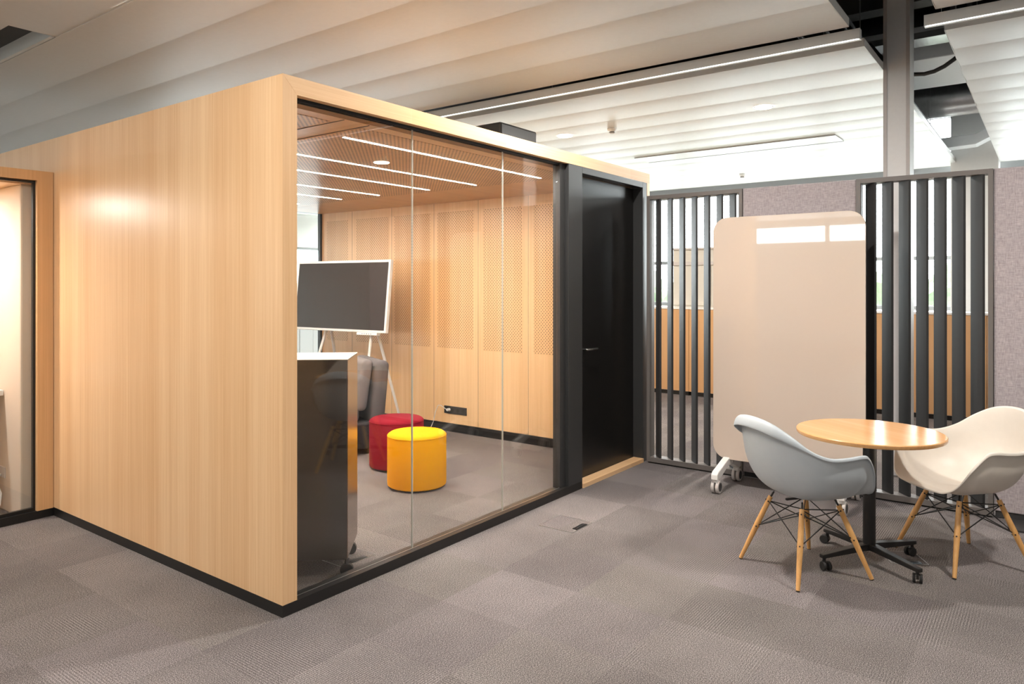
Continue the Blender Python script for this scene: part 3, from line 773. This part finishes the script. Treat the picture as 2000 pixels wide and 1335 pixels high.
# ------------------------------------------------------------------ inside the pod
def pouf(loc, mat, label, r, h):
    t = thing('pouf_stool', label, 'stool', loc)
    bm = B(); lathe(bm, [(0, .014), (r-.012, .014), (r-.002, .022), (r, .04), (r, h-.03), (r-.006, h-.012), (r-.022, h-.001), (r-.08, h+.004), (0, h+.006)], seg=72); obj('cushion', bm, mat, t, smooth=True)
    bm = B(); tube(bm, [((r-.001)*math.cos(a), (r-.001)*math.sin(a), h-.022) for a in [2*PI*k/72 for k in range(73)]], .0025, 6); obj('seam', bm, mat, t, smooth=True)
    bm = B(); cyl(bm, (0,0,0), (0,0,.0138), r-.03, seg=48); obj('glide_base', bm, M['darkrub'], t)
pouf((4.181, 4.063, 0), M['yellow'], 'bright yellow cylindrical felt pouf behind the pod glass', .234, .43)
pouf((4.52, 4.64, 0), M['red'], 'wine-red cylindrical felt pouf behind the yellow one', .238, .43)

# grey lounge chair
t = thing('lounge_chair', 'grey upholstered tub chair behind the wine-red pouf', 'chair', (4.585, 5.60, 0), math.radians(156))
bm = B(); prism(bm, rrect(-.34, .36, -.36, .36, .12, 8), 2, .05, .30); obj('base', bm, M['darkfab'], t, bevel=.02, seg=3, smooth=True)
bm = B(); prism(bm, rrect(-.20, .38, -.33, .33, .12, 8), 2, .302, .44); obj('seat_cushion', bm, M['greyfab'], t, bevel=.035, seg=4, smooth=True)
bm = B()
def bar_back(bm, x0, x1, y0, y1, z0, z1, lean):
    vs = box(bm, x0, x1, y0, y1, z0, z1)
    for v in vs[4:]: v.co.x -= lean
bar_back(bm, -.26, -.15, -.30, .30, .40, .885, .07)
obj('back_cushion', bm, M['greyfab'], t, bevel=.045, seg=5, smooth=True)
bm = B(); bar_back(bm, -.40, -.265, -.37, .37, .10, .875, .07); obj('backrest', bm, M['midfab'], t, bevel=.055, seg=5, smooth=True)
for x in (-.28, .28):
    for y in (-.28, .28):
        bm = B(); cyl(bm, (x, y, .05), (x, y, 0), .022, .018, seg=16); obj('foot', bm, M['darkrub'], t, smooth=True)

# display on an easel
heading = math.radians(180-6)
t = thing('display_on_easel', 'large white-framed flat display on a white easel inside the pod', 'display', (5.38, 6.22, 0), 0)
R_ = Matrix.Translation((0, 0, 1.08)) @ Matrix.Rotation(math.radians(4), 4, 'Z') @ Matrix.Rotation(math.radians(6), 4, 'Y')
def tr(bm): bmesh.ops.transform(bm, matrix=R_, verts=bm.verts); return bm
W2, H2 = .73, .80; fr = .028; OY = .235
bm = B(); box(bm, 0, .045, -W2+OY, W2+OY, 0, H2); cs = obj('casing', tr(bm), M['white'], t, bevel=.006)
bm = B(); box(bm, -.004, -.0002, -W2+fr+OY, W2-fr+OY, fr, H2-fr); obj('screen', tr(bm), M['tv'], t)
bm = B(); box(bm, -.028, .03, -W2+.10+OY, -W2+.40+OY, -.030, -.001); pb = obj('port_bar', tr(bm), M['white'], t, bevel=.004)
for k in range(5):
    bm = B(); y = -W2+.18+OY+.032*k; box(bm, -.0295, -.0281, y, y+.014, -.019, -.012); obj('port', tr(bm), M['socket'], pb)
# easel legs
for a, b in (((.09, -.24, 1.2), (-.16, -.30, 0)), ((.09, .50, 1.2), (-.16, .74, 0)), ((.11, -.26, 1.15), (.40, -.38, 0)), ((.11, .50, 1.15), (.46, .70, 0))):
    bm = B(); cyl(bm, a, b, .017, .014, seg=16); obj('easel_leg', bm, M['white'], t, smooth=True)
bm = B(); tube(bm, [(.10, -.24, 1.25), (.10, .50, 1.25)], .014); obj('cross_bar', bm, M['white'], t, smooth=True)

# anthracite mobile cabinet at the glass
ch = math.atan2(.663, .753)     # its depth direction
t = thing('mobile_cabinet', 'tall anthracite cabinet on castors with a white top, behind the pod corner', 'cabinet', (2.633, 3.088, 0), ch)
Wc, Dc, Hc = .50, .41, 1.193
bm = B(); box(bm, 0, Dc, 0, Wc, .10, Hc-.002); obj('body', bm, M['cab'], t, bevel=.002)
bm = B(); box(bm, .006, Dc-.006, -.0045, -.0003, .106, Hc-.006); obj('side_panel', bm, M['cabside'], t, label='bronze glossy side panel')
bm = B(); box(bm, -.001, Dc+.001, -.0046, Wc, Hc-.0018, Hc+.001); obj('top', bm, M['white'], t, label='white top board')
for x, y in ((.03, .004), (Dc-.05, .03), (.05, Wc-.03), (Dc-.05, Wc-.03)):
    bm = B(); cyl(bm, (x, y, .06), (x, y, .0995), .012, seg=14); fk = obj('castor_stem', bm, M['darkrub'], t, smooth=True)
    bm = B(); cyl(bm, (x-.014, y, .036), (x+.014, y, .036), .036, seg=28); obj('castor_wheel', bm, M['darkrub'], fk, bevel=.003, smooth=True)

# wall socket strip with plug, cable
t = thing('socket_strip', 'black four-gang socket strip low on the perforated pod wall', 'power socket', (XI-.0006, 5.20, .236))
bm = B(); box(bm, -.009, 0, -.16, .16, -.041, .041); obj('cover_plate', bm, M['socket'], t, bevel=.002)
for k in range(4):
    bm = B(); cyl(bm, (-.0095, -.12+.08*k, 0), (-.0091, -.12+.08*k, 0), .022, seg=24); obj('socket_well', bm, M['seal'], t)
t = thing('power_plug', 'white plug with its cable in the left socket of the strip', 'plug', (XI, 5.28, .236))
bm = B(); cyl(bm, (-.010, 0, 0), (-.045, .005, .004), .019, .015, seg=18); obj('plug_body', bm, M['cable'], t, smooth=True)
bm = B(); tube(bm, [(-.045, .005, .004), (-.07, .03, .03), (-.075, .07, .052), (-.06, .12, .045), (-.05, .17, -.03), (-.05, .20, -.14), (-.07, .22, -.205), (-.14, .26, -.228), (-.22, .40, -.230), (-.25, .7, -.230), (-.24, .95, -.230)], .004)
obj('cable', bm, M['cable'], t, smooth=True)

# floor boxes
def floor_box(x, y, s, label, rz=0, lid='socket'):
    t = thing('floor_box', label, 'floor outlet', (x, y, 0), rz)
    bm = B(); h = s/2; w = .0018
    for a in ((-h, h, -h, -h+w), (-h, h, h-w, h), (-h, -h+w, -h+w, h-w), (h-w, h, -h+w, h-w)): box(bm, a[0], a[1], a[2], a[3], 0, .003)
    obj('rim', bm, M['alu'], t)
    bm = B(); box(bm, -h+w, h-w, -h+w, h-w, .0, .0022); obj('lid', bm, M['carpet'], t)
    bm = B(); box(bm, -.065, .065, -h+.004, -h+.040, .0022, .006); fl = obj('cable_flap', bm, M[lid], t, bevel=.001)
    bm = B(); box(bm, -.05, .05, -h+.014, -h+.026, .0062, .0075); obj('flap_grip', bm, M['screen'], fl)
floor_box(4.105, 2.61, .262, 'carpeted floor outlet box with a dark flap in front of the pod door')
floor_box(4.78, .70, .20, 'floor outlet box with a blue-grey flap under the round table', math.radians(-60), 'tag')
floor_box(2.84, 3.345, .25, 'metal-rimmed floor outlet box inside the pod beside the anthracite cabinet')
